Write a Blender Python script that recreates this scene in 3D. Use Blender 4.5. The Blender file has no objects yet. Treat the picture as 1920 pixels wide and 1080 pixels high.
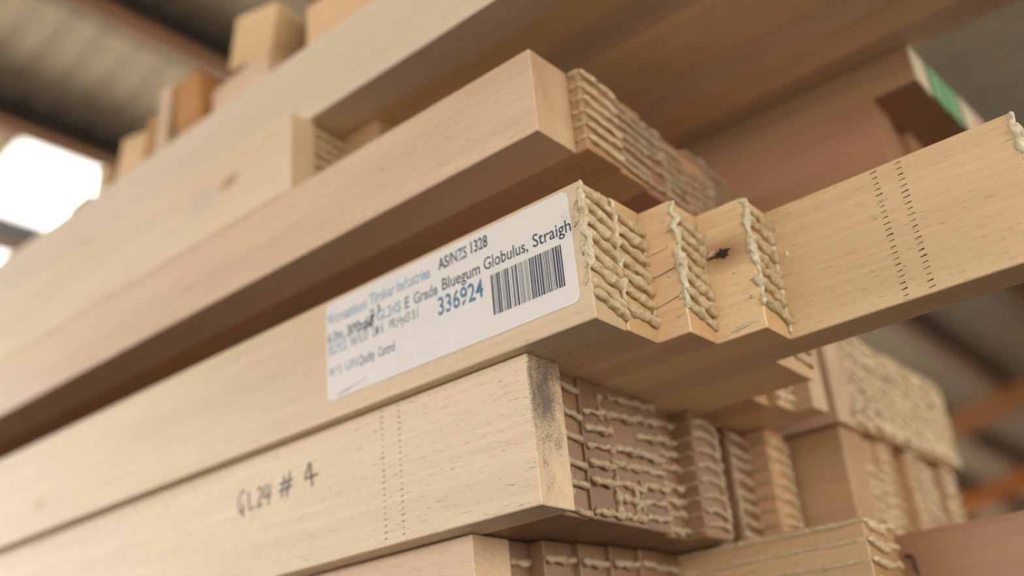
import bpy, bmesh, math, random
from mathutils import Vector, Matrix, noise

random.seed(7)
scene = bpy.context.scene
col = scene.collection

# ------------------------------------------------------------------ camera
cam_data = bpy.data.cameras.new('camera')
cam = bpy.data.objects.new('camera', cam_data)
col.objects.link(cam)
scene.camera = cam
RIGHT = Vector((0.76385198, 0.63928983, -0.08853625))
DOWN = Vector((-0.32851263, 0.26705385, -0.90595899))
FWD = Vector((-0.55552642, 0.72110384, 0.4140044))
m = Matrix.Identity(4)
for i in range(3):
    m[i][0] = RIGHT[i]; m[i][1] = -DOWN[i]; m[i][2] = -FWD[i]
m.translation = Vector((0.21138444, -0.32861414, -0.16029194))
cam.matrix_world = m
cam_data.sensor_width = 36.0
cam_data.lens = 1931.33 / 1920 * 36.0
cam_data.clip_start = 0.01
cam_data.clip_end = 200
cam_data.dof.use_dof = True
cam_data.dof.focus_distance = 0.436
cam_data.dof.aperture_fstop = 3.2

# ------------------------------------------------------------------ daylight
world = bpy.data.worlds.new('sky')
scene.world = world
world.use_nodes = True
bg = world.node_tree.nodes['Background']
bg.inputs[0].default_value = (1.0, 0.95, 0.89, 1)
bg.inputs[1].default_value = 4.5

vs = scene.view_settings
vs.view_transform = 'Standard'
vs.look = 'None'
vs.exposure = 0.0
vs.gamma = 1.0
vs.use_curve_mapping = False
scene.cycles.max_bounces = 10
scene.cycles.diffuse_bounces = 6
scene.cycles.sample_clamp_indirect = 8.0


# ------------------------------------------------------------------ node helpers
class NT:
    def __init__(s, name):
        s.mat = bpy.data.materials.new(name)
        s.mat.use_nodes = True
        s.t = s.mat.node_tree
        s.b = s.t.nodes['Principled BSDF']
        s.out = s.t.nodes['Material Output']

    def n(s, typ, **kw):
        nd = s.t.nodes.new(typ)
        for k, v in kw.items():
            setattr(nd, k, v)
        return nd

    def l(s, a, b):
        s.t.links.new(a, b)

    def val(s, sock, v):
        if hasattr(v, 'is_linked') or isinstance(v, bpy.types.NodeSocket):
            s.l(v, sock)
        else:
            sock.default_value = v

    def math(s, op, a, b=0.0, c=None, clamp=False):
        nd = s.n('ShaderNodeMath', operation=op, use_clamp=clamp)
        s.val(nd.inputs[0], a); s.val(nd.inputs[1], b)
        if c is not None:
            s.val(nd.inputs[2], c)
        return nd.outputs[0]

    def mix(s, f, a, b, blend='MIX'):
        nd = s.n('ShaderNodeMix', data_type='RGBA', blend_type=blend)
        s.val(nd.inputs[0], f)
        s.val(nd.inputs[6], a); s.val(nd.inputs[7], b)
        return nd.outputs[2]

    def maprange(s, v, a, b, c, d, clamp=True):
        nd = s.n('ShaderNodeMapRange', clamp=clamp)
        s.val(nd.inputs[0], v)
        for i, q in enumerate((a, b, c, d)):
            nd.inputs[i + 1].default_value = q
        return nd.outputs[0]

    def noise(s, vec, scale, detail=3, rough=.55, dist=0.0):
        nd = s.n('ShaderNodeTexNoise')
        s.l(vec, nd.inputs['Vector'])
        nd.inputs['Scale'].default_value = scale
        nd.inputs['Detail'].default_value = detail
        nd.inputs['Roughness'].default_value = rough
        nd.inputs['Distortion'].default_value = dist
        return nd.outputs[0]

    def scaled(s, vec, sc, loc=None):
        nd = s.n('ShaderNodeMapping')
        s.l(vec, nd.inputs[0])
        nd.inputs['Scale'].default_value = sc
        if loc is not None:
            nd.inputs['Location'].default_value = loc
        return nd.outputs[0]


def c4(c):
    return (c[0], c[1], c[2], 1.0)


def plain(name, colour, rough=.6, metal=0.0, spec=.5):
    q = NT(name)
    q.b.inputs['Base Color'].default_value = c4(colour)
    q.b.inputs['Roughness'].default_value = rough
    q.b.inputs['Metallic'].default_value = metal
    q.b.inputs['Specular IOR Level'].default_value = spec
    return q.mat


def wood(name, light, dark, rough=.43, pores=1.0, stain=None, knot=None):
    """solid wood: grain runs along object X; the end grain comes from the same volume"""
    q = NT(name)
    tc = q.n('ShaderNodeTexCoord')
    oi = q.n('ShaderNodeObjectInfo')
    r = oi.outputs['Random']
    off = q.n('ShaderNodeCombineXYZ')
    q.l(q.math('MULTIPLY', r, 7.3), off.inputs[0])
    q.l(q.math('MULTIPLY', r, 3.1), off.inputs[1])
    q.l(q.math('MULTIPLY', r, 5.7), off.inputs[2])
    add = q.n('ShaderNodeVectorMath', operation='ADD')
    q.l(tc.outputs['Object'], add.inputs[0]); q.l(off.outputs[0], add.inputs[1])
    P = add.outputs[0]
    broad = q.noise(q.scaled(P, (3, 34, 34)), 1, 3, .5, .4)
    streak = q.noise(q.scaled(P, (11, 330, 330)), 1, 4, .6, .3)
    fine = q.noise(q.scaled(P, (55, 1300, 1300)), 1, 2, .5)
    pore = q.noise(q.scaled(P, (150, 2100, 2100)), 1, 1, .5)
    # growth rings about a wandering pith running along X
    sep = q.n('ShaderNodeSeparateXYZ'); q.l(tc.outputs['Object'], sep.inputs[0])
    ry = q.math('ADD', sep.outputs[1], q.math('MULTIPLY_ADD', r, .09, -.02))
    rz = q.math('ADD', sep.outputs[2], q.math('MULTIPLY_ADD', q.math('FRACT', q.math('MULTIPLY', r, 13.7)), .1, -.05))
    rad = q.math('SQRT', q.math('ADD', q.math('MULTIPLY', ry, ry), q.math('MULTIPLY', rz, rz)))
    rad = q.math('ADD', rad, q.math('MULTIPLY', broad, .012))
    ring = q.math('SINE', q.math('MULTIPLY', rad, 1500.0))
    ring = q.maprange(ring, -1, 1, 0, 1)
    f = q.math('ADD', q.math('MULTIPLY', broad, .55), q.math('MULTIPLY', streak, .35))
    f = q.math('ADD', f, q.math('MULTIPLY', fine, .15))
    f = q.math('ADD', f, q.math('MULTIPLY', ring, .05))
    f = q.maprange(f, .38, .72, 0, 1)
    c = q.mix(f, c4(light), c4(dark))
    tone = q.math('MULTIPLY_ADD', q.math('FRACT', q.math('MULTIPLY', r, 29.3)), .22, .89)
    tn = q.n('ShaderNodeHueSaturation')
    q.l(tone, tn.inputs['Value']); q.l(c, tn.inputs['Color'])
    q.l(q.math('MULTIPLY_ADD', q.math('FRACT', q.math('MULTIPLY', r, 51.7)), .010, .495), tn.inputs['Hue'])
    c = tn.outputs[0]
    pm = q.maprange(pore, .66, .74, 0, .55 * pores)
    c = q.mix(pm, c, c4((dark[0] * .42, dark[1] * .36, dark[2] * .3)))
    # sawn end grain soaks up more light than the planed faces
    sn = q.n('ShaderNodeSeparateXYZ'); q.l(tc.outputs['Normal'], sn.inputs[0])
    endg = q.maprange(q.math('ABSOLUTE', sn.outputs[0]), .8, .95, 0, 1)
    c = q.mix(endg, c, q.mix(1.0, c, c4((.80, .74, .64)), 'MULTIPLY'))
    if knot:
        # figure swirling round a knot: (x, y, z, radius, colour, strength)
        for (kx, ky, kz, kr, kc, ks) in knot:
            dist = q.n('ShaderNodeVectorMath', operation='DISTANCE')
            q.l(q.scaled(tc.outputs['Object'], (.55, 1, 1)), dist.inputs[0])
            dist.inputs[1].default_value = (kx * .55, ky, kz)
            wob = q.math('ADD', dist.outputs['Value'], q.math('MULTIPLY', broad, kr * .8))
            c = q.mix(q.maprange(wob, kr * .55, kr * 1.5, ks, 0), c, c4(kc))
    if stain:
        # black mould blooming on the sawn end, densest round one spot
        (sx, sy, sz, sr) = stain
        dist = q.n('ShaderNodeVectorMath', operation='DISTANCE')
        q.l(q.scaled(tc.outputs['Object'], (0, 1, .55)), dist.inputs[0])
        dist.inputs[1].default_value = (0, sy, sz * .55)
        near = q.maprange(dist.outputs['Value'], 0, sr, 1, 0)
        sp = q.noise(P, 2600, 3, .7)
        pat = q.noise(q.scaled(P, (1, 1, .6)), 110, 3, .6)
        thr = q.math('MULTIPLY_ADD', near, -.30, .66)
        thr = q.math('SUBTRACT', thr, q.math('MULTIPLY', q.math('SUBTRACT', pat, .5), .55))
        d = q.math('MULTIPLY', q.math('SUBTRACT', sp, thr), 9.0, clamp=True)
        xs = q.n('ShaderNodeSeparateXYZ'); q.l(tc.outputs['Object'], xs.inputs[0])
        d = q.math('MULTIPLY', d, q.maprange(xs.outputs[0], -.0012, -.0004, 0, .85))
        c = q.mix(d, c, c4((.035, .03, .035)))
    q.l(c, q.b.inputs['Base Color'])
    q.b.inputs['Roughness'].default_value = rough
    q.b.inputs['Specular IOR Level'].default_value = .5
    bp = q.n('ShaderNodeBump')
    bp.inputs['Strength'].default_value = .25
    bp.inputs['Distance'].default_value = .0004
    h = q.math('SUBTRACT', q.math('MULTIPLY', fine, .6), q.math('MULTIPLY', pm, 1.2))
    q.l(h, bp.inputs['Height']); q.l(bp.outputs[0], q.b.inputs['Normal'])
    return q.mat


def glue_mat(name, a, b):
    q = NT(name)
    tc = q.n('ShaderNodeTexCoord')
    oi = q.n('ShaderNodeObjectInfo')
    off = q.n('ShaderNodeVectorMath', operation='ADD')
    cb = q.n('ShaderNodeCombineXYZ')
    q.l(oi.outputs['Random'], cb.inputs[0]); q.l(oi.outputs['Random'], cb.inputs[2])
    q.l(tc.outputs['Object'], off.inputs[0]); q.l(cb.outputs[0], off.inputs[1])
    P = off.outputs[0]
    n1 = q.noise(P, 420, 3, .6)
    n2 = q.noise(P, 2400, 2, .6)
    holes = q.maprange(q.noise(P, 1500, 1, .5), .64, .72, 0, 1)
    c = q.mix(q.maprange(n1, .3, .7, 0, 1), c4(a), c4(b))
    c = q.mix(q.math('MULTIPLY', q.maprange(n2, .58, .72, 0, 1), .35), c, c4((.80, .74, .60)))
    c = q.mix(q.math('MULTIPLY', holes, .55), c, c4((b[0] * .4, b[1] * .35, b[2] * .28)))
    q.l(c, q.b.inputs['Base Color'])
    q.b.inputs['Roughness'].default_value = .33
    q.b.inputs['Subsurface Weight'].default_value = .25
    q.b.inputs['Subsurface Radius'].default_value = (.0018, .0012, .0007)
    q.b.inputs['Subsurface Scale'].default_value = 1.0
    bp = q.n('ShaderNodeBump')
    bp.inputs['Strength'].default_value = .55
    bp.inputs['Distance'].default_value = .0005
    h = q.math('SUBTRACT', q.math('ADD', n2, n1), q.math('MULTIPLY', holes, .9))
    q.l(h, bp.inputs['Height']); q.l(bp.outputs[0], q.b.inputs['Normal'])
    return q.mat


def ink(name, colour, cut0, cut1, scale=320, fade=0.0):
    """printed ink, rubbed away in blotches so that the paper shows through"""
    q = NT(name)
    tc = q.n('ShaderNodeTexCoord')
    nz = q.noise(tc.outputs['Object'], scale, 4, .65)
    a = q.maprange(nz, cut0, cut1, 1 - fade, 0)
    q.b.inputs['Base Color'].default_value = c4(colour)
    q.b.inputs['Roughness'].default_value = .5
    q.l(a, q.b.inputs['Alpha'])
    return q.mat


PALE = wood('wood_pale_gum', (.75, .575, .40), (.60, .445, .29))
PINK = wood('wood_pinkish_gum', (.73, .54, .375), (.55, .38, .24))
TAN = wood('wood_tan_gum', (.82, .59, .345), (.64, .435, .23), pores=1.2)
TANK = wood('wood_tan_gum_knotty', (.82, .59, .345), (.64, .435, .23), pores=1.2,
            knot=[(-.0143, -.0117, .0086, .0105, (.24, .10, .035), .9)])
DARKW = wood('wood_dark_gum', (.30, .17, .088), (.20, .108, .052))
ORANGEW = wood('wood_orange_gum', (.62, .33, .13), (.45, .22, .08))
BOARDW = wood('wood_shaded_board', (.37, .22, .115), (.25, .14, .07))  # darkened to stand in for shade on the board's front face
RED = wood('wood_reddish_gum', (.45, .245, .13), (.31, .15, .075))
BROWN = wood('wood_brown_gum', (.54, .34, .18), (.38, .22, .105))
KNOTTY = wood('wood_pale_gum_knotty_sheen', (.79, .66, .51), (.67, .54, .40),  # greyer base colour carries the whitish sheen of the grazing view
              knot=[(-0.9946, -.0134, -0.0118, .0045, (.40, .29, .19), .6)])
KNOTTB = wood('wood_pale_gum_brown_knot', (.76, .60, .43), (.62, .47, .32),
              knot=[(-0.0858, -.0092, 0.0029, .013, (.58, .46, .42), .5), (-0.0584, -.0092, 0.0043, .0062, (.42, .22, .06), .85)])
KNOTTC = wood('wood_pale_gum_faint_knot', (.75, .575, .40), (.60, .445, .29),
              knot=[(-0.4500, -.0114, -0.0132, .0062, (.50, .32, .13), .6)])
MOULDY = wood('wood_pale_gum_mouldy', (.76, .615, .44), (.61, .475, .32), pores=1.3, stain=(0, -.004, .020, .036))
GLUE = glue_mat('glue_foamed_cream', (.68, .55, .34), (.48, .345, .18))
GLUED = glue_mat('glue_thin_brown', (.46, .345, .215), (.31, .21, .115))
FROTH = glue_mat('glue_froth_white', (.76, .69, .52), (.58, .47, .29))
SLIT = plain('joint_gap_dark', (.035, .02, .01), .9)


# ------------------------------------------------------------------ object helpers
def tag(o, label=None, cat=None, group=None, kind=None):
    if label: o['label'] = label
    if cat: o['category'] = cat
    if group: o['group'] = group
    if kind: o['kind'] = kind
    return o


def link(name, mesh, mat=None, parent=None, loc=(0, 0, 0), rot=(0, 0, 0)):
    o = bpy.data.objects.new(name, mesh)
    if mesh is not None and mat is not None and not mesh.materials:
        mesh.materials.append(mat)
    col.objects.link(o)
    o.parent = parent
    o.location = loc
    o.rotation_euler = rot
    return o


def mesh_from(name, verts, faces, smooth=False):
    me = bpy.data.meshes.new(name)
    me.from_pydata([tuple(v) for v in verts], [], faces)
    me.update()
    if smooth:
        me.polygons.foreach_set('use_smooth', [True] * len(me.polygons))
    return me


def box_mesh(name, x0, x1, y0, y1, z0, z1, bev=.0005, seg=1):
    bm = bmesh.new()
    bmesh.ops.create_cube(bm, size=1)
    for v in bm.verts:
        v.co = Vector(((x0 + x1) / 2 + v.co.x * (x1 - x0), (y0 + y1) / 2 + v.co.y * (y1 - y0), (z0 + z1) / 2 + v.co.z * (z1 - z0)))
    if bev:
        bmesh.ops.bevel(bm, geom=bm.edges[:], offset=bev, segments=seg, affect='EDGES')
    me = bpy.data.meshes.new(name)
    bm.to_mesh(me); bm.free()
    return me


def prism(name, pts, depth, axis='y'):
    """flat outline in (x, z) given real thickness along +y"""
    n = len(pts)
    v = [(x, 0, z) for x, z in pts] + [(x, depth, z) for x, z in pts]
    f = [tuple(range(n)), tuple(range(2 * n - 1, n - 1, -1))]
    for i in range(n):
        j = (i + 1) % n
        f.append((i, i + n, j + n, j))
    return mesh_from(name, v, f)


def nz(x, y, z):
    return noise.noise(Vector((x, y, z)))


# lumpy squeezed-out strand; runs along +y (or -z if vertical), pushed out of the +x end face
def strand_mesh(name, length, r, seed, droop=.0, sag=0.0, lump=.28, seg=22, sides=10, vertical=False, wander=.3, flat=.9, freq=5.0):
    vs_, fs_ = [], []
    for i in range(seg + 1):
        t = i / seg
        cap = min(1.0, (1 - (2 * t - 1) ** 8) * 1.0 + .02)
        cx = r * wander * nz(t * freq * 1.2, seed * 3.1, 4.2)
        cz = -droop * t - sag * math.sin(math.pi * t) + r * wander * 1.6 * nz(t * freq, seed * 7.7, 1.3)
        rr = r * (1 + .18 * math.exp(-((t - .93) / .09) ** 2) + lump * 1.2 * nz(t * length / r * .33, seed * 1.7, 9.1)) * math.sqrt(cap)
        for k in range(sides):
            a = 2 * math.pi * k / sides
            rk = rr * (1 + lump * .8 * nz(t * length / r * .6, math.cos(a) * 1.1 + seed, math.sin(a) * 1.1 + 5))
            dx, dz = math.cos(a) * rk * flat, math.sin(a) * rk
            if vertical:
                vs_.append((cx + dx, -cz + dz, -t * length))
            else:
                vs_.append((cx + dx, t * length, cz + dz))
    for i in range(seg):
        for k in range(sides):
            k2 = (k + 1) % sides
            fs_.append((i * sides + k, i * sides + k2, (i + 1) * sides + k2, (i + 1) * sides + k))
    fs_.append(tuple(range(sides - 1, -1, -1)))
    fs_.append(tuple(seg * sides + k for k in range(sides)))
    me = mesh_from(name, vs_, fs_, True)
    return me


def blob_mesh(name, sx, sy, sz, seed, lump=.35):
    bm = bmesh.new()
    bmesh.ops.create_icosphere(bm, subdivisions=2, radius=1)
    for v in bm.verts:
        k = 1 + lump * nz(v.co.x * 1.6 + seed, v.co.y * 1.6, v.co.z * 1.6)
        v.co = Vector((v.co.x * sx * k, v.co.y * sy * k, v.co.z * sz * k))
    me = bpy.data.meshes.new(name)
    bm.to_mesh(me); bm.free()
    me.polygons.foreach_set('use_smooth', [True] * len(me.polygons))
    return me


# ------------------------------------------------------------------ the shed
FLOOR = -1.0
K = .2          # roof pitch along X
Z0 = 5.0
RX0, RX1 = -8.6, 3.0


def concrete(lo, hi):
    q = NT('concrete_floor')
    tc = q.n('ShaderNodeTexCoord')
    a = q.noise(tc.outputs['Object'], .8, 5, .6)
    b = q.noise(tc.outputs['Object'], 30, 4, .7)
    c = q.mix(q.maprange(a, .3, .7, 0, 1), c4(lo), c4(hi))
    c = q.mix(q.math('MULTIPLY', b, .35), c, c4([v * .6 for v in lo]))
    q.l(c, q.b.inputs['Base Color'])
    q.b.inputs['Roughness'].default_value = .85
    return q.mat


def metal_sheet(name, colr, rough=.5, metal=0.0):
    q = NT(name)
    tc = q.n('ShaderNodeTexCoord')
    a = q.noise(tc.outputs['Object'], 1.2, 4, .6)
    c = q.mix(q.maprange(a, .3, .7, 0, 1), c4(colr), c4([v * .8 for v in colr]))
    q.l(c, q.b.inputs['Base Color'])
    q.b.inputs['Roughness'].default_value = rough
    q.b.inputs['Metallic'].default_value = metal
    return q.mat


ROOFM = metal_sheet('roof_sheet_zinc', (.74, .64, .49), .42, .65)
WALLM = metal_sheet('wall_sheet_zinc', (.30, .28, .25), .6)
PURLM = metal_sheet('purlin_steel_dark', (.07, .06, .058), .6)
ORANGE = metal_sheet('steel_primer_orange', (.62, .20, .035), .55)
LIPM = metal_sheet('steel_primer_rust_and_shade', (.55, .24, .09), .6)

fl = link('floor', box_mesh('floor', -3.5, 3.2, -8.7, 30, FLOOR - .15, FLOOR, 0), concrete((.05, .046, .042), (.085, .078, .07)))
fl_bounce = link('floor', box_mesh('floor', -8.8, -3.502, -8.7, 30, FLOOR - .15, FLOOR, 0), concrete((.36, .32, .27), (.46, .42, .36)))  # unseen pale slab, added to bounce light up to the roof
tag(fl_bounce, kind='structure')
tag(fl, kind='structure')
yard = link('ground', box_mesh('ground', -90, 90, -90, 90, FLOOR - .5, FLOOR - .16, 0), plain('yard_gravel', (.50, .46, .40), .95))  # unseen ground, added to block light from below and bounce daylight in
tag(yard, kind='structure')

SKY_Y, SW = 2.27, .63


def sheet_mesh(name, x0, x1):
    """trapezoidal ribbed sheet, ribs along the roof slope"""
    prof = []
    pitch = SW / 3
    for k in range(3):
        y = k * pitch
        prof += [(y, 0), (y + .09, 0), (y + .115, .035), (y + .165, .035), (y + .19, 0)]
    prof.append((SW, 0))
    v = []
    for x in (x0, x1):
        for (y, z) in prof:
            v.append((x, y, Z0 + K * x + z))
    n = len(prof)
    f = [(i, i + 1, n + i + 1, n + i) for i in range(n - 1)]
    return mesh_from(name, v, f)


roof = tag(link('ceiling', None), kind='structure')
full = sheet_mesh('roof_sheet', RX0, RX1)
upper = sheet_mesh('roof_sheet_short', -5.55, RX1)
lowr = sheet_mesh('skylight_sheet', RX0, -5.5)
q = NT('skylight_translucent')
q.b.inputs['Base Color'].default_value = (.95, .95, .93, 1)
q.b.inputs['Roughness'].default_value = .5
tr = q.n('ShaderNodeBsdfTranslucent'); tr.inputs[0].default_value = (.93, .93, .9, 1)
tp = q.n('ShaderNodeBsdfTransparent')
mx = q.n('ShaderNodeMixShader'); mx.inputs[0].default_value = .55
q.l(tr.outputs[0], mx.inputs[1]); q.l(tp.outputs[0], mx.inputs[2])
q.l(mx.outputs[0], q.out.inputs[0])
SKYL = q.mat
for n in range(-17, 44):  # front rows are unseen, carried forward to shut out steep sky light
    y = SKY_Y + n * SW
    if n % 8 == 0:
        link('roof_sheet', upper, ROOFM, roof, (0, y, 0))
        link('skylight_sheet', lowr, SKYL, roof, (0, y, 0))
    else:
        link('roof_sheet', full, ROOFM, roof, (0, y, 0))
# C purlins under the sheets, running along Y
for i in range(-3, 10):
    x = -3.2 - 1.1 * i
    if x > -2 or x < RX0: continue
    z = Z0 + K * x
    p = link('purlin', box_mesh('purlin', -.035, .035, -8.3, 29.5, -.30, -.005, 0), PURLM, roof, (x, 0, z))
    link('purlin_lip', box_mesh('purlin_lip', .035, .10, -8.3, 29.5, -.30, -.285, 0), LIPM, p)
# rafters up the slope
ang = -math.atan(K)
for y in (-4.6, .35, 5.4, 10.5, 15.6, 20.5, 25.5):
    if y < 12:
        continue
    xm = (RX0 + RX1) / 2
    Lr = (RX1 - RX0) / math.cos(ang)
    link('rafter', box_mesh('rafter', -Lr / 2, Lr / 2, -.1, .1, -.36, 0, 0), LIPM if y < 18 else ORANGE, roof, (xm, y, Z0 + K * xm - .25), (0, ang, 0))  # nearer rafter: its shade is put into the rust-brown colour
# walls
wb = tag(link('wall_back', box_mesh('wall_back', -8.8, 3.2, 29.6, 29.75, FLOOR, 6.2, 0), WALLM), kind='structure')
wf = tag(link('added_wall_front', box_mesh('added_wall_front', -8.8, 3.2, -8.7, -8.5, 1.6, 5.9, 0), WALLM), kind='structure')  # unseen header wall, added to cut off the high sky light
wr = tag(link('added_wall_right', box_mesh('added_wall_right', RX1 + .05, RX1 + .2, 4.5, 29.6, FLOOR, 5.9, 0), WALLM), kind='structure')  # unseen wall, added to dim the roof on the right
wh = tag(link('added_wall_right', box_mesh('added_wall_right', RX1 + .05, RX1 + .2, -8.7, 4.49, 1.3, 5.9, 0), WALLM), kind='structure')  # unseen header, added to limit light on the beam ends


# ------------------------------------------------------------------ glulam beams
BACK = -3.6     # beams run on to here


def lam(beam, base, x, y0, y1, z0, z1, mat, label=None, back=BACK, name='lamination', dz=0.0, bev=.0005):
    """one lamination; the origin sits in the middle of its free end"""
    yc, zc = (y0 + y1) / 2, (z0 + z1) / 2
    g = .00008
    me = box_mesh('lamination', back - x, 0, y0 - yc + g, y1 - yc - g, z0 - zc, z1 - zc, bev)
    o = link(name, me, mat, beam, (x - base[0], yc - base[1], zc - base[2] + dz))
    if label: o['label'] = label
    o['w'] = y1 - y0
    return o


def new_beam(label, y0, z0, z1, lams, mat, group=None, back=BACK):
    """lams: list of (x_end, y0, y1[, material])"""
    base = (-.5, (lams[0][1] + lams[-1][2]) / 2, z0)
    b = tag(link('laminated_timber', None, loc=base), label, 'timber', group)
    out = []
    for L in lams:
        out.append(lam(b, base, L[0], L[1], L[2], z0, z1, L[3] if len(L) > 3 else mat, back=back))
    return b, out


_cache = {}


def strand(kind, i, w, mat):
    key = (kind, i, round(w, 4), mat.name)
    if key not in _cache:
        if kind == 'heavy':
            me = strand_mesh('glue_bead', w * 1.04, .0023, i * 1.37 + 2, droop=.0060, lump=.42, seg=40, sides=16)
        elif kind == 'heavy2':
            me = strand_mesh('glue_bead', w * 1.02, .0023, i * 1.61 + 7, droop=.0034, lump=.42, seg=40, sides=16)
        elif kind == 'mid':
            me = strand_mesh('glue_bead', w * 1.03, .0017, i * 2.1 + 5, droop=.0028, lump=.32, seg=24, sides=10)
        elif kind == 'hump':
            me = strand_mesh('glue_bead', w * 1.0, .0015, i * 2.7 + 11, droop=.002, sag=-.0024, lump=.3, seg=20, sides=10)
        else:
            me = strand_mesh('glue_bead', w * 1.0, .0019, i * 3.3 + 1, droop=.0016 * nz(i * 1.9, 3, 1) * 2, sag=.0016 * nz(i * 2.7, 8, 2), lump=.6, seg=22, sides=10, wander=.5)
        _cache[key] = me
    return _cache[key]


def beads(lm, z_list, kind, mat, jitter=.0006, out=.0008, skip=()):
    w = lm['w']
    for j, z in enumerate(z_list):
        if j in skip: continue
        me = strand(kind, random.randrange(8), w, mat)
        link('glue_bead', me, mat, lm, (out + random.uniform(-.3, .3) * .001, -w / 2 + random.uniform(-1, 1) * .0004, z + random.uniform(-1, 1) * jitter),
             (random.uniform(-.05, .05), 0, 0))


def ridge(lm, yoff, ztop, length, r, mat, seed, xoff=.0006):
    me = strand_mesh('glue_ridge', length, r * .82, seed, lump=.85, seg=max(24, int(length / .0006)), sides=14, vertical=True, wander=.7, freq=length / .0035)
    return link('glue_ridge', me, mat, lm, (xoff, yoff, ztop))


def drip(lm, x, ysurf, z, sx, sz, seed, mat=None, ang=0.0):
    me = blob_mesh('glue_drip', sx, .0006, sz, seed)
    return link('glue_drip', me, mat or FROTH, lm, (x, ysurf, z), (0, ang, 0))


def even(z_top, pitch, n):
    return [z_top - pitch * i for i in range(n)]


def fill(lm, hh, pitch, kind, mat, skip_p=0.0, top=.004, out=.0008):
    n = int((2 * hh - top) / pitch)
    zs = even(hh - top, pitch, n + 1)
    sk = [i for i in range(len(zs)) if random.random() < skip_p]
    ph = random.uniform(-.002, .002)
    low = {'heavy': .0088, 'heavy2': .006, 'mid': .0048, 'hump': .0038}.get(kind, .0032)
    beads(lm, [min(hh - .0022, max(-hh + low, z + ph)) for z in zs], kind, mat, skip=sk, out=out)


# ---- labelled beam in the middle -------------------------------------------
Y3 = [0, .0228, .0464, .0699, .093, .1155, .138, .1585, .180, .2025, .2215]
X3 = [0, .0008, .0174, .0420, .1545, .0235, .0232, -.0125, -.008, .0030]
M3 = [KNOTTC, TAN, TAN, TANK, TAN, TAN, TAN, BROWN, TAN, PINK]
b3, L3 = new_beam('long pale glulam beam carrying the white barcode label, one lamination jutting far out',
                  0, 0, .065, [(X3[i], Y3[i], Y3[i + 1], M3[i]) for i in range(10)], PALE)
H = .0325
beads(L3[0], [.0295, .0222, .0145, .0070, -.0005, -.0075, -.0145, -.0205], 'heavy', GLUE, .0009)
beads(L3[1], [.0245, .0165, .0085, .0005, -.0065, -.0135, -.0205], 'heavy2', GLUE, .0012)
beads(L3[2], [.0255, .018, .0105, .003, -.0045, -.012, -.0185], 'heavy', GLUE)
beads(L3[3], [.0275, .0205, .0125, .005, -.0025, -.010, -.018], 'heavy', GLUE)
beads(L3[4], [.027, .0195, .012, .0045, -.003], 'heavy', FROTH)
beads(L3[6], [.026, .019, .012, .005, -.002, -.009, -.016, -.023], 'mid', GLUE)
beads(L3[7], [.02, .012, .004, -.004, -.012], 'brick', GLUE)
beads(L3[8], [-.019, -.028, .01], 'brick', FROTH)
ridge(L3[0], -.0112, .0325, .043, .0019, FROTH, 3.1)
ridge(L3[0], .0112, .031, .05, .0018, FROTH, 8.4, .0012)
ridge(L3[1], .0112, .028, .05, .0016, GLUE, 6.2, .0004)
ridge(L3[2], -.0112, .0325, .054, .0023, FROTH, 5.6)
ridge(L3[2], .0110, .028, .052, .0014, GLUE, 15.2)
ridge(L3[3], -.0110, .0325, .055, .0021, FROTH, 1.9)
ridge(L3[3], .0108, .026, .056, .0015, FROTH, 12.9)
ridge(L3[4], -.0106, .0325, .020, .0024, FROTH, 22.1)
ridge(L3[4], -.009, .010, .03, .0019, FROTH, 27.5)
w = Y3[1] / 2
for (x, z, sx, sz, a, s) in [(-.0035, .017, .0022, .006, .2, 1), (-.0018, .004, .0016, .0075, .1, 2), (-.0012, -.006, .0011, .004, .2, 3),
                             (-.0022, -.0135, .0013, .0035, .3, 4), (-.0006, .026, .0012, .004, 0, 5)]:
    drip(L3[0], x, -w, z, sx, sz, s, GLUE, a)
w = -(Y3[3] - Y3[2]) / 2
for (x, z, sx, sz, a, s) in [(-.0038, .0235, .0022, .0008, -.45, 9), (-.0021, .018, .0016, .0008, -.4, 10), (-.003, -.0235, .0026, .0006, -.35, 11),
                             (-.006, -.004, .001, .0006, 0, 12), (-.0018, -.0155, .0016, .0012, 0, 30)]:
    drip(L3[2], x, w, z, sx, sz, s, FROTH, a)
w = -(Y3[4] - Y3[3]) / 2
for (x, z, sx, sz, a, s) in [(-.0215, .018, .003, .0008, -.35, 13), (-.0205, .0105, .0028, .0007, -.35, 14), (-.0105, -.0285, .0075, .001, -.12, 15),
                             (-.004, -.0165, .0014, .0013, 0, 16), (-.003, -.0085, .0006, .0006, 0, 17), (-.0105, -.0025, .0006, .0006, 0, 18)]:
    drip(L3[3], x, w, z, sx, sz, s, FROTH, a)
w = -(Y3[5] - Y3[4]) / 2
for (x, z, sx, sz, a, s) in [(-.1085, -.021, .0028, .0008, -.3, 21), (-.1085, .022, .0013, .0014, 0, 22), (-.106, .008, .001, .0016, 0, 23),
                             (-.058, .0155, .0028, .0004, -.2, 24), (-.063, .009, .0012, .0005, 0, 25), (-.0555, -.017, .0012, .0008, 0, 26)]:
    drip(L3[4], x, w, z, sx, sz, s, FROTH, a)


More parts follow.
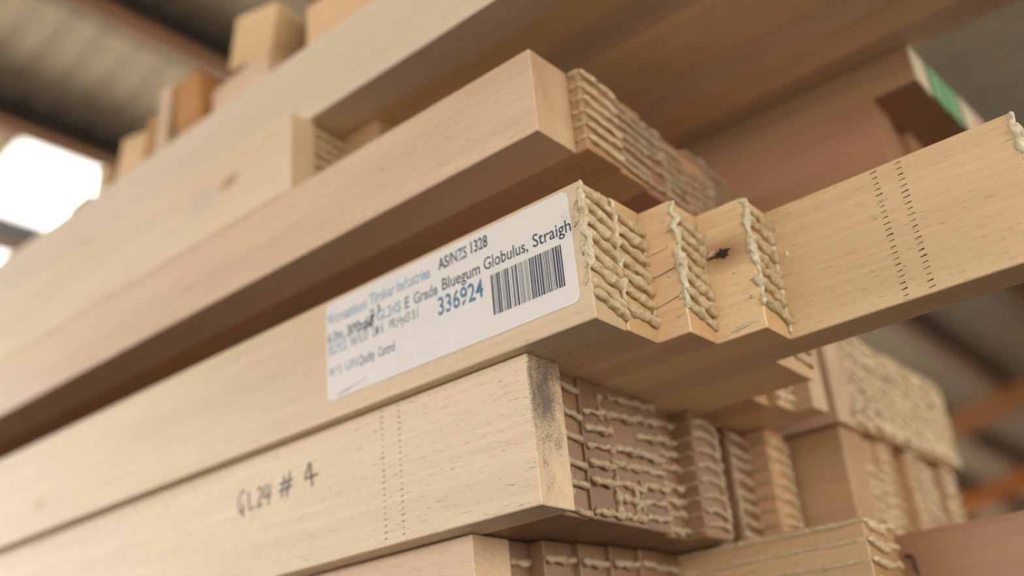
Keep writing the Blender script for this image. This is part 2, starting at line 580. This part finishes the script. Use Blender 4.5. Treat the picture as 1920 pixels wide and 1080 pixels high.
# finger joint slits
def finger_joint(lm, ysurf, xs, zt, zb, n, thick=.0009, length=.0030):
    v, f = [], []
    for r, x in enumerate(xs):
        for i in range(n):
            z = zt + (zb - zt) * i / (n - 1) + random.uniform(-1, 1) * .00012
            k = random.uniform(.45, 1.1); ln = length * random.uniform(.75, 1.1)
            xa, xb = x - ln / 2, x + ln / 2
            ta, tb = thick * .28 * k, thick * .62 * k
            lift = ln * .12
            y0, y1 = ysurf - .00012, ysurf + .0006
            o = len(v)
            for y in (y0, y1):
                v += [(xa, y, z - ta / 2), (xb, y, z - tb / 2 + lift), (xb, y, z + tb / 2 + lift), (xa, y, z + ta / 2)]
            f += [(o, o + 1, o + 2, o + 3), (o + 7, o + 6, o + 5, o + 4), (o, o + 4, o + 5, o + 1), (o + 1, o + 5, o + 6, o + 2), (o + 2, o + 6, o + 7, o + 3), (o + 3, o + 7, o + 4, o)]
    tag(link('finger_joint', mesh_from('finger_joint', v, f), SLIT, lm), kind='stuff')


finger_joint(L3[4], -(Y3[5] - Y3[4]) / 2, [.0957 - X3[4], .1068 - X3[4]], .0302, -.0300, 22)


# splits and the knot hole in the stepped laminations
def crack(lm, ysurf, pts, th, name='split'):
    v = []
    n = len(pts)
    top = [(x, z + th * (.5 if 0 < i < n - 1 else .1) * (1 + .5 * nz(i * 1.3, x * 900, 0))) for i, (x, z) in enumerate(pts)]
    bot = [(x, z - th * (.5 if 0 < i < n - 1 else .1)) for i, (x, z) in enumerate(pts)]
    me = prism(name, bot + top[::-1], .001)
    return link(name, me, SLIT, lm, (0, ysurf - .0001, 0))


ys = -(Y3[3] - Y3[2]) / 2
crack(L3[2], ys, [(-.0165, .0090), (-.012, .0094), (-.008, .0094), (-.0055, .0099), (-.0038, .0104)], .00018)
crack(L3[2], ys, [(-.0160, -.0022), (-.011, -.0020), (-.0065, -.0014), (-.003, -.0009), (-.0002, -.0007)], .00034)
crack(L3[2], ys, [(-.0145, -.0165), (-.010, -.0160), (-.005, -.0150), (-.0005, -.0142)], .0003)
ys = -(Y3[4] - Y3[3]) / 2
kh = [(-.0078, -.0003), (-.0050, -.0008), (-.0036, -.0006), (-.0030, -.0014), (-.0014, -.0012), (-.0004, -.0024), (.0006, -.0027), (.0012, -.0016), (.0026, -.0018),
      (.0020, -.0006), (.0030, .0006), (.0044, .0012), (.0026, .0014), (.0016, .0022), (.0004, .0018), (-.0006, .0034), (-.0012, .0018), (-.0028, .0014), (-.0034, .0006), (-.0054, .0004)]
link('knot_hole', prism('knot_hole', [(x * 1.15 - .0143, z * 1.0 + .0086) for x, z in kh], .002), SLIT, L3[3], (0, ys - .0001, 0))


# ---- the paper label ---------------------------------------------------------
def rounded(x0, x1, z0, z1, r, n=6):
    pts = []
    for cx, cz, a0 in ((x1 - r, z1 - r, 0), (x0 + r, z1 - r, 90), (x0 + r, z0 + r, 180), (x1 - r, z0 + r, 270)):
        for i in range(n + 1):
            a = math.radians(a0 + 90 * i / n)
            pts.append((cx + r * math.cos(a), cz + r * math.sin(a)))
    return pts[::-1]


q = NT('label_paper')
tc = q.n('ShaderNodeTexCoord')
g1 = q.noise(tc.outputs['Object'], 900, 4, .7)
g2 = q.noise(q.scaled(tc.outputs['Object'], (1, 1, 1)), 42, 3, .6)
sx = q.n('ShaderNodeSeparateXYZ'); q.l(tc.outputs['Object'], sx.inputs[0])
topright = q.math('MULTIPLY', q.maprange(sx.outputs[0], .025, .055, 0, 1), q.maprange(sx.outputs[2], -.004, .012, 0, 1))
d = q.math('MULTIPLY', q.math('SUBTRACT', q.math('ADD', g1, q.math('MULTIPLY', q.math('SUBTRACT', g2, .5), .7)), .68), 10, clamp=True)
d = q.math('MULTIPLY', d, q.math('MULTIPLY_ADD', topright, .7, .05))
smear = q.noise(q.scaled(tc.outputs['Object'], (60, 1, 160)), 1, 3, .6)
c = q.mix(q.math('MULTIPLY', q.maprange(smear, .4, .7, 0, 1), .22), c4((.76, .735, .71)), c4((.64, .60, .56)))
c = q.mix(d, c, c4((.17, .15, .13)))
q.l(c, q.b.inputs['Base Color'])
q.b.inputs['Roughness'].default_value = .35
q.b.inputs['Specular IOR Level'].default_value = .4
PAPER = q.mat
LX0, LX1, LZ0, LZ1 = -.1648, -.0064, .0096, .0628
LC = ((LX0 + LX1) / 2, (LZ0 + LZ1) / 2)
base3 = b3.location
lab = link('paper_label', prism('paper_label', rounded(LX0 - LC[0], LX1 - LC[0], LZ0 - LC[1], LZ1 - LC[1], .0035), .00028), PAPER, b3,
           (LC[0] - base3[0], -.00022 - base3[1], LC[1] - base3[2]))
lab['label'] = 'white printed paper label with smudged blue lettering and a barcode'
INK = ink('ink_navy_black', (.035, .05, .085), .60, .74, 260)
INKM = ink('ink_navy_worn', (.10, .14, .22), .50, .66, 300)
INKB = ink('ink_blue_faded', (.36, .47, .62), .46, .68, 240, .1)
INKBLUE = ink('ink_blue_number', (.09, .20, .36), .50, .70, 190)
INKG = ink('ink_grey_soft', (.25, .29, .36), .52, .72, 260, .1)
MARK = ink('marker_purple_black', (.05, .035, .06), .72, .9, 300)


def text_mesh(s, bold=.0):
    cu = bpy.data.curves.new('lettering', 'FONT')
    cu.body = s
    cu.size = 1
    cu.offset = bold
    cu.resolution_u = 3
    o = bpy.data.objects.new('tmp_lettering', cu)
    col.objects.link(o)
    dg = bpy.context.evaluated_depsgraph_get()
    me = bpy.data.meshes.new_from_object(o.evaluated_get(dg))
    bpy.data.objects.remove(o)
    bpy.data.curves.remove(cu)
    return me


_h = text_mesh('H')
CAP = max(v.co.y for v in _h.vertices)


def letter(s, x0, x1, zb, cap, mat, bold=.012, parent=lab, tilt=0.0, slope=0.0):
    me = text_mesh(s, bold)
    xs = [v.co.x for v in me.vertices]
    a, bb = min(xs), max(xs)
    for v in me.vertices:
        X = (v.co.x - a) / (bb - a) * (x1 - x0)
        Z = v.co.y / CAP * cap + slope * X
        v.co = Vector((X, 0, Z))
    # the fill faces -y, towards the reader
    me.materials.clear()
    me.materials.append(mat)
    return link('lettering', me, None, parent, (x0 - LC[0], -.00004, zb - LC[1]))


letter('Warrnambool', -.1640, -.1344, .0508, 0.0056, INKB, 0.036)
letter('Timber', -.1322, -.1140, .0515, 0.0056, INKB, 0.036)
letter('Industries', -.1126, -.0900, .0517, 0.0056, INKB, 0.036)
letter('AS/', -.0845, -.0760, .0530, 0.0058, INK, 0.024)
letter('NZS', -.0760, -.0660, .0532, 0.0058, INKM, 0.024)
letter('1328', -.0635, -.0532, .0538, 0.0058, INK, 0.024)
letter('6.0m,', -.1638, -.1510, .0405, 0.0056, INKG, 0.034)
letter('300x65', -.1492, -.1296, .0402, 0.0056, INKM, 0.036)
letter('GL24S', -.1277, -.1103, .0410, 0.0056, INKB, 0.036)
letter('E', -.1078, -.1046, .0410, 0.0058, INKG, 0.036)
letter('Grade', -.1018, -.0858, .0412, 0.0058, INKG, 0.034)
letter('Bluegum', -.0828, -.0590, .0418, 0.0060, INK, .010)
letter('Globulus,', -.0566, -.0306, .0424, 0.0060, INK, .010)
letter('Straigh', -.0277, -.0066, .0428, 0.0060, INK, .010)
letter('052925', -.1634, -.1496, .0338, 0.0052, INKB, 0.028)
letter('Vol 0.131', -.1470, -.1338, .0340, 0.0052, INKG, 0.028)
letter('LM 6', -.1308, -.1230, .0340, 0.0052, INKG, 0.028)
letter('PR:Hyd3 S:1', -.1188, -.0992, .0339, 0.0049, INKG, 0.022)
letter('336924', -.0862, -.0580, .0302, 0.0087, INKBLUE, .020)
letter('W1I:', -.1637, -.1535, .0222, 0.0049, INKB, 0.028)
letter('U/N', -.1510, -.1420, .0222, 0.0049, INKB, 0.028)
letter('Quality', -.1410, -.1295, .0222, 0.0049, INKG, 0.028)
letter('Control', -.1275, -.1158, .0222, 0.0049, INKG, 0.028)

# barcode
v, f = [], []
x = -.0532
rb = random.Random(42)
while x < -.0127:
    wbar = rb.choice([.0003, .0003, .0004, .0006, .0008, .0010])
    o = len(v)
    v += [(x, 0, .0189), (x + wbar, 0, .0189), (x + wbar, 0, .0387), (x, 0, .0387)]
    f.append((o, o + 1, o + 2, o + 3))
    x += wbar + rb.choice([.0003, .0004, .0005, .0008])
me = mesh_from('barcode', [(a - LC[0], b, cc - LC[1]) for a, b, cc in v], f)
link('barcode', me, INK, lab, (0, -.00004, 0))


def strokes(name, lines, width, mat, parent, loc):
    """pen strokes: flat ribbons following each polyline, in (x, z)"""
    v, f = [], []
    for li, line in enumerate(lines):
        pts = [Vector((p[0], p[1])) for p in line]
        o = len(v)
        for i, p in enumerate(pts):
            a = pts[max(0, i - 1)]; b = pts[min(len(pts) - 1, i + 1)]
            t = (b - a).normalized()
            nn = Vector((-t.y, t.x)) * width / 2 * (.8 + .35 * abs(nz(i * .7, li * 3.3, 2)))
            v += [(p.x + nn.x, -.00002 * li, p.y + nn.y), (p.x - nn.x, -.00002 * li, p.y - nn.y)]
        for i in range(len(pts) - 1):
            k = o + 2 * i
            f.append((k, k + 1, k + 3, k + 2))
    return link(name, mesh_from(name, v, f), mat, parent, loc)


strokes('pen_mark', [[(-.1323, .0480), (-.1300, .0486), (-.1292, .0472), (-.1305, .0464), (-.1290, .0452), (-.1300, .0438), (-.1318, .0440)],
                     [(-.1268, .0492), (-.1250, .0494), (-.1262, .0450)],
                     [(-.1290, .0455), (-.1320, .0420), (-.1365, .0396)],
                     [(-.1325, .0425), (-.1310, .0392)]], .0011, MARK, lab, (-LC[0], -.00012, -LC[1]))
strokes('pen_scratch', [[(-.158, .0115), (-.150, .0125), (-.142, .0133), (-.136, .0140)], [(-.156, .0108), (-.147, .0122)]], .0004, INKG, lab, (-LC[0], -.00008, -LC[1]))

# ---- marked beam below -------------------------------------------------------
Y4 = [.0066, .030, .0515, .0745, .097, .120, .1445, .170, .190, .2135, .237]
X4 = [-.0424, -.0500, -.0483, -.0486, -.0495, -.0545, -.0438, -.053, -.0472, -.034]
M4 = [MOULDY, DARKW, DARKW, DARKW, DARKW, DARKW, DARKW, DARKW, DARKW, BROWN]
Z4 = -.0671
b4, L4 = new_beam('pale glulam beam with handwritten GL24 #4 and mould-blackened end lamination',
                  0, Z4, -.0004, [(X4[i], Y4[i], Y4[i + 1], M4[i]) for i in range(10)], PALE)
HH = (.0667) / 2
fill(L4[1], HH, .0115, 'mid', GLUED, .2)
for i in (2, 3, 4, 5):
    fill(L4[i], HH, .0082, 'brick', GLUED, .05, top=.006)
fill(L4[6], HH, .0080, 'hump', GLUED, 0, top=.007)
fill(L4[7], HH, .0080, 'brick', GLUED, .05)
fill(L4[8], HH, .0080, 'mid', GLUED, 0)
fill(L4[9], HH, .0078, 'hump', GLUE, 0, top=.008)
ridge(L4[1], -.004, .012, .042, .0022, GLUED, 2.2)
ridge(L4[2], .004, .028, .014, .0016, GLUED, 31.3)
ridge(L4[2], .0098, -.002, .030, .0021, GLUED, 33.3)
ridge(L4[3], .003, -.012, .019, .0017, GLUED, 36.3)
ridge(L4[3], .0085, -.010, .016, .0013, GLUED, 38.3)
ridge(L4[6], .0118, .030, .06, .0014, GLUED, 41.1)
ridge(L4[8], -.010, .02, .05, .0014, GLUED, 44.1)
ridge(L4[9], .0112, .03, .06, .0013, GLUED, 47.1)
# glue lines showing on the side of the two proud laminations
for li, n in ((6, 8), (9, 8)):
    wl_ = L4[li]['w'] / 2
    for j in range(n):
        zz = HH - .007 - j * .008
        me = strand_mesh('glue_line', .012, .0009, j * 1.9 + li, droop=0, lump=.3, seg=10, sides=8)
        link('glue_line', me, GLUED, L4[li], (-.0005, -wl_ - .0002, zz), (0, 0, math.pi / 2))
finger_joint(L4[0], -(Y4[1] - Y4[0]) / 2, [-.1338 - X4[0], -.1222 - X4[0]], .0313, -.0300, 22, .0008, .0018)

# handwriting GL24 #4 in felt pen
HW = [[(-.2395, -.0190), (-.2415, -.0172), (-.2440, -.0190), (-.2452, -.0235), (-.2446, -.0280), (-.2428, -.0292), (-.2412, -.0262), (-.2410, -.0248), (-.2424, -.0252)],
      [(-.2411, -.0252), (-.2408, -.0318)],
      [(-.2360, -.0190), (-.2362, -.0240), (-.2358, -.0290), (-.2325, -.0284), (-.2312, -.0278)],
      [(-.2288, -.0205), (-.2270, -.0182), (-.2252, -.0196), (-.2256, -.0226), (-.2284, -.0280), (-.2290, -.0290), (-.2262, -.0284), (-.2244, -.0280)],
      [(-.2214, -.0180), (-.2226, -.0222), (-.2236, -.0252), (-.2204, -.0248), (-.2172, -.0244)],
      [(-.2184, -.0188), (-.2192, -.0240), (-.2200, -.0300)],
      [(-.2068, -.0170), (-.2078, -.0230), (-.2088, -.0285)], [(-.2022, -.0160), (-.2036, -.0220), (-.2048, -.0290)],
      [(-.2105, -.0212), (-.2050, -.0206), (-.1998, -.0204)], [(-.2112, -.0246), (-.2060, -.0240), (-.2006, -.0234)],
      [(-.1870, -.0152), (-.1895, -.0205), (-.1908, -.0228), (-.1860, -.0226), (-.1800, -.0220)],
      [(-.1862, -.0150), (-.1858, -.0210), (-.1848, -.0278)]]
bs = b4.location
strokes('pen_lettering', HW, .0011, ink('marker_black', (.03, .03, .045), .62, .85, 300), b4, (-bs[0], Y4[0] - .00012 - bs[1], -bs[2]))

# ---- beam under it, one lamination with glue ribbons jutting out ------------
Z5 = -.0678
X5 = [-.0938, -.0955, -.0870, -.0835, -.0808, -.0785, .0260, .0235]
Y5 = [.0205, .0466, .0630, .0870, .1095, .1330, .1720, .1960, .2180]
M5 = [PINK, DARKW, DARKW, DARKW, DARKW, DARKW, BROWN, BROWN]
b5, L5 = new_beam('pale glulam beam lowest in front, with glue-ribboned lamination jutting out behind',
                  0, Z5 - .065, Z5, [(X5[i], Y5[i], Y5[i + 1], M5[i]) for i in range(8)], PALE)
for i in range(1, 6):
    beads(L5[i], even(.0245 - (i == 1) * .002, .0105, 6), 'brick', GLUED, .0005)
zz5 = even(.0305, .0094, 7)
beads(L5[6], zz5, 'heavy2', GLUE, .0003)
beads(L5[7], zz5, 'brick', GLUE, .0008)
w6 = L5[6]['w'] / 2
for j, z in enumerate(zz5):
    me = strand_mesh('glue_ribbon', .112, .0012, j * 2.3 + 60, lump=.5, seg=70, sides=8, wander=.5)
    link('glue_ribbon', me, GLUE, L5[6], (.0004, -w6 - .0001, z), (0, 0, math.pi / 2))

# ---- smooth reddish beam with a staple, lower right --------------------------
b5c, L5c = new_beam('smooth reddish brown beam at lower right with a bent staple in its face',
                    0, Z5 - .066, Z5 - .0004, [(.22, .2475, .275), (.215, .275, .302), (.22, .302, .330), (.21, .330, .357)], RED)
cu = [(.0157, -.0808), (.0175, -.0802), (.0195, -.0801), (.0208, -.0807), (.0213, -.0825), (.0214, -.0850), (.0216, -.0880), (.0218, -.0930)]
v, f = [], []
for i, (x, z) in enumerate(cu):
    a = Vector(cu[max(0, i - 1)]); b = Vector(cu[min(len(cu) - 1, i + 1)])
    t = (b - a).normalized(); n2 = Vector((-t.y, t.x))
    for k in range(6):
        an = 2 * math.pi * k / 6
        yy = -.0010 + .0008 * math.sin(an) + (.003 if i in (0, len(cu) - 1) else 0)
        v.append((x + n2.x * .0008 * math.cos(an), yy, z + n2.y * .0008 * math.cos(an)))
for i in range(len(cu) - 1):
    for k in range(6):
        k2 = (k + 1) % 6
        f.append((i * 6 + k, i * 6 + k2, (i + 1) * 6 + k2, (i + 1) * 6 + k))
bs = b5c.location
link('staple', mesh_from('staple', v, f, True), plain('staple_steel', (.05, .038, .03), .5, .2), b5c, (-bs[0], .2475 - bs[1], -bs[2]))

# ---- beams behind at the labelled beam's level --------------------------------
y = .2434
lams = []
for i in range(9):
    xe = [0, -.001, .0005, -.0005, .0005, 0, .001, .0005, -.0005][i]
    lams.append((xe, y + .0235 * i, y + .0235 * (i + 1), PINK if i == 0 else BROWN))
b3b, L3b = new_beam('glulam beam thickly crusted with foamed glue on its end, right of centre', 0, .0005, .0655, lams, PINK)
for i in range(1, 9):
    fill(L3b[i], .0325, .0062, 'heavy', GLUE, .06, top=.003)
    ridge(L3b[i], -.0112, .031, .062, .0026, GLUE, 70 + i)

y = .2485
lams = []
for i in range(8):
    xe = [-.0035, -.006, -.004, -.014, -.003, -.005, -.009, -.004][i]
    w = .0310 if i == 0 else .0235
    y1 = y + w
    lams.append((xe, y, y1, BROWN))
    y = y1
lams[0] = lams[0][:3] + (BROWN,)
b4b, L4b = new_beam('brown glulam beam with one plain lamination end beside stepped glue-covered ones, lower right', 0, Z4, -.0006, lams, BROWN)
for i in range(1, 8):
    fill(L4b[i], HH, .0070, 'heavy' if i % 2 else 'hump', GLUE, .05, top=.014 if i in (1, 3) else .004)
    ridge(L4b[i], -.010, .012, .04, .0016, GLUE, 90 + i)

# ---- upper group -------------------------------------------------------------
Z2a, Z2b = .1, .146
X2 = [-.0178, -.0112, -.0128, -.0155, -.0175, -.0155, -.0165, -.0185]
Y2 = [0, .0302, .0600, .0880, .1110, .1350, .1600, .1850, .2090]
b2, L2 = new_beam('shallow plain-faced glulam beam raised just above the labelled one, glue beads behind its clean corner',
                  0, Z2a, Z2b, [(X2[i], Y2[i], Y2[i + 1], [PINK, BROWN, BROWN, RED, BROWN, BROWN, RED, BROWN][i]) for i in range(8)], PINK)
beads(L2[1], [.0215, .0135, .006, -.0015, -.009, -.0165], 'mid', GLUE, .0003)
for i in range(2, 8):
    fill(L2[i], .023, .0062, 'brick' if i % 2 else 'mid', GLUED, .1)
ridge(L2[1], -.0148, .022, .042, .0009, GLUED, 51.5, -.002)
for j, z in enumerate([.0215, .0135, .006, -.0015, -.009, -.0165]):
    me = strand_mesh('glue_line', .0066, .0012, j * 1.9 + 3, lump=.3, seg=10, sides=8)
    link('glue_line', me, GLUE, L2[1], (.0004, -.0150, z), (0, 0, math.pi / 2))
ridge(L2[4], -.008, .02, .036, .0016, GLUED, 54.5)
ridge(L2[6], -.009, .018, .034, .0022, GLUED, 57.5)

X1b = [-.1940, -.1955, -.1640, -.1720, -.1500, -.155, -.16, -.15]
Y1b = [0, .0185, .0420, .0655, .0890, .112, .135, .158, .181]
b1b, L1b = new_beam('glulam beam squeezed under the topmost, its end stopping short at upper left', 0, .1462, .1998,
                    [(X1b[i], Y1b[i], Y1b[i + 1], [KNOTTB, BROWN, BROWN, BROWN, RED, RED, RED, RED][i]) for i in range(8)], PALE)
fill(L1b[1], .0268, .0072, 'mid', GLUE, 0)

Y1 = [.0135 + .0268 * i for i in range(9)]
b1, L1 = new_beam('long upper glulam beam with wide dark underside overhanging to the upper right', 0, .2, .255,
                  [(.55, Y1[i], Y1[i + 1], [KNOTTY, TAN, PINK, TAN, TAN, PINK, TAN, PINK][i]) for i in range(8)], PALE)

GREENP = plain('green_end_paint', (.16, .36, .17), .6)
CREAMP = plain('cream_end_paint', (.62, .52, .36), .6)
PINKP = plain('pinkish_end_paint', (.62, .42, .30), .6)
lams = [(.0985, .2185, .245), (.1000, .245, .271), (.1010, .271, .297), (.1025, .297, .323), (.1035, .323, .349)]
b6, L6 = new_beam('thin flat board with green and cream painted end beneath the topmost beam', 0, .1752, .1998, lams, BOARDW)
for o, mt in zip(L6, (CREAMP, GREENP, GREENP, CREAMP, PINKP)):
    wv = o['w'] / 2
    link('end_paint', box_mesh('end_paint', 0, .0012, -wv, wv, -.0122, .0122, .0003), mt, o, (-.0002, 0, 0))

lams = [(.0725, .2175, .244), (.069, .244, .270), (.0745, .270, .296), (.070, .296, .322), (.071, .322, .348)]
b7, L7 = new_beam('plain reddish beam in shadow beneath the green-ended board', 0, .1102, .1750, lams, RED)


# ---- stickers and rack carrying the pile ---------------------------------------
def block(name, label, cat, x0, x1, y0, y1, z0, z1, mat, group=None, rot=0.0, tilt=0.0):
    xc, yc = (x0 + x1) / 2, (y0 + y1) / 2
    o = link(name, box_mesh(name, x0 - xc, x1 - xc, y0 - yc, y1 - yc, 0, z1 - z0, .0015), mat, None, (xc, yc, z0), (tilt, 0, rot))
    return tag(o, label, cat, group)


for i, x in enumerate((-.75, -2.1, -3.4)):
    block('spacer', ('nearest', 'middle', 'farthest')[i] + ' timber spacer between the labelled beam and the shallow beam above it', 'spacer', x, x + .045, .07, .205, .0651, .0999, BROWN, 'spacers in the narrow gap')
    block('spacer', ('nearest', 'middle', 'farthest')[i] + ' timber spacer under the reddish shadowed beam at the back', 'spacer', x, x + .045, .2465, .345, .0657, .1101, BROWN, 'spacers at the back')
rack = tag(link('storage_rack', None, loc=(-2, .6, FLOOR)), 'orange cantilever steel rack carrying the beams from below', 'rack')
for x in (-.9, -2.2, -3.4):
    link('arm', box_mesh('arm', -.04, .04, -.6, .05, 0, .08, .004), ORANGE, rack, (x + 2, 0, Z5 - .0661 - .08 - FLOOR))
    link('upright', box_mesh('upright', -.05, .05, .03, .13, 0, .93, .004), ORANGE, rack, (x + 2, 0, 0))
    link('foot', box_mesh('foot', -.05, .05, -.6, .2, 0, .08, .004), ORANGE, rack, (x + 2, 0, 0))

# ---- loose offcuts piled on top of the topmost beam -----------------------------
OFF = [
    # x_end, length, y0, y1, z0, z1, rotation, material, label
    (-.170, .30, .030, .085, .2552, .300, .02, TAN, 'tan timber offcut nearest the viewer on top of the upper beam'),
    (-.205, .28, .032, .080, .3002, .345, -.03, PALE, 'pale timber offcut resting on the nearest tan offcut up top'),
]
OFF = [
    # x0, x1, y0, y1, z0, z1, turn about z, lean about y, material, label
    (-.228, -.140, .040, .17, .2552, .318, .04, 0, TAN, 'tan timber offcut at the right end of the loose pile on the upper beam'),
    (-.246, -.236, .050, .16, .2552, .345, .0, .10, DARKW, 'thin dark slip standing in for the shaded slot between two offcuts on the upper beam'),  # dark piece put in for the shaded gap
    (-.322, -.254, .032, .15, .2552, .298, -.05, 0, PINK, 'flat pinkish offcut under the tallest one of the loose pile'),
    (-.312, -.270, .036, .14, .3012, .346, .10, .16, TAN, 'tallest offcut, tipped to one side at the middle of the loose pile'),
    (-.356, -.328, .026, .14, .2552, .318, .05, -.12, ORANGEW, 'orange-brown upright offcut left of the tallest one in the loose pile'),
    (-.376, -.364, .022, .13, .2552, .318, -.03, .08, PALE, 'slim whitish offcut standing left of the orange-brown one'),
    (-.398, -.383, .026, .13, .2552, .306, .05, 0, ORANGEW, 'orange-brown slip in the left half of the loose pile'),
    (-.436, -.405, .024, .14, .2552, .298, .07, .14, TAN, 'squat tan offcut leaning in the left half of the loose pile'),
    (-.458, -.447, .022, .13, .2552, .288, .0, .05, PALE, 'slim pale offcut near the left end of the loose pile'),
    (-.345, -.252, .160, .23, .2552, .330, .06, 0, BROWN, 'brown offcut lying behind the tallest one of the loose pile'),
    (-.445, -.362, .150, .22, .2552, .305, -.05, 0, TAN, 'low tan offcut lying behind the left half of the loose pile'),
    (-.500, -.470, .024, .13, .2552, .274, -.05, 0, BROWN, 'small flat offcut lying last at the left end of the loose pile'),
]
for (x0, x1, y0, y1, z0, z1, r, lean, mt, lb) in OFF:
    o = block('timber_offcut', lb, 'offcut', x0, x1, y0, y1, z0, z1, mt, 'loose offcuts on the upper beam', r)
    o.rotation_euler[1] = lean
    o.location.z += abs(math.sin(lean)) * (x1 - x0) / 2
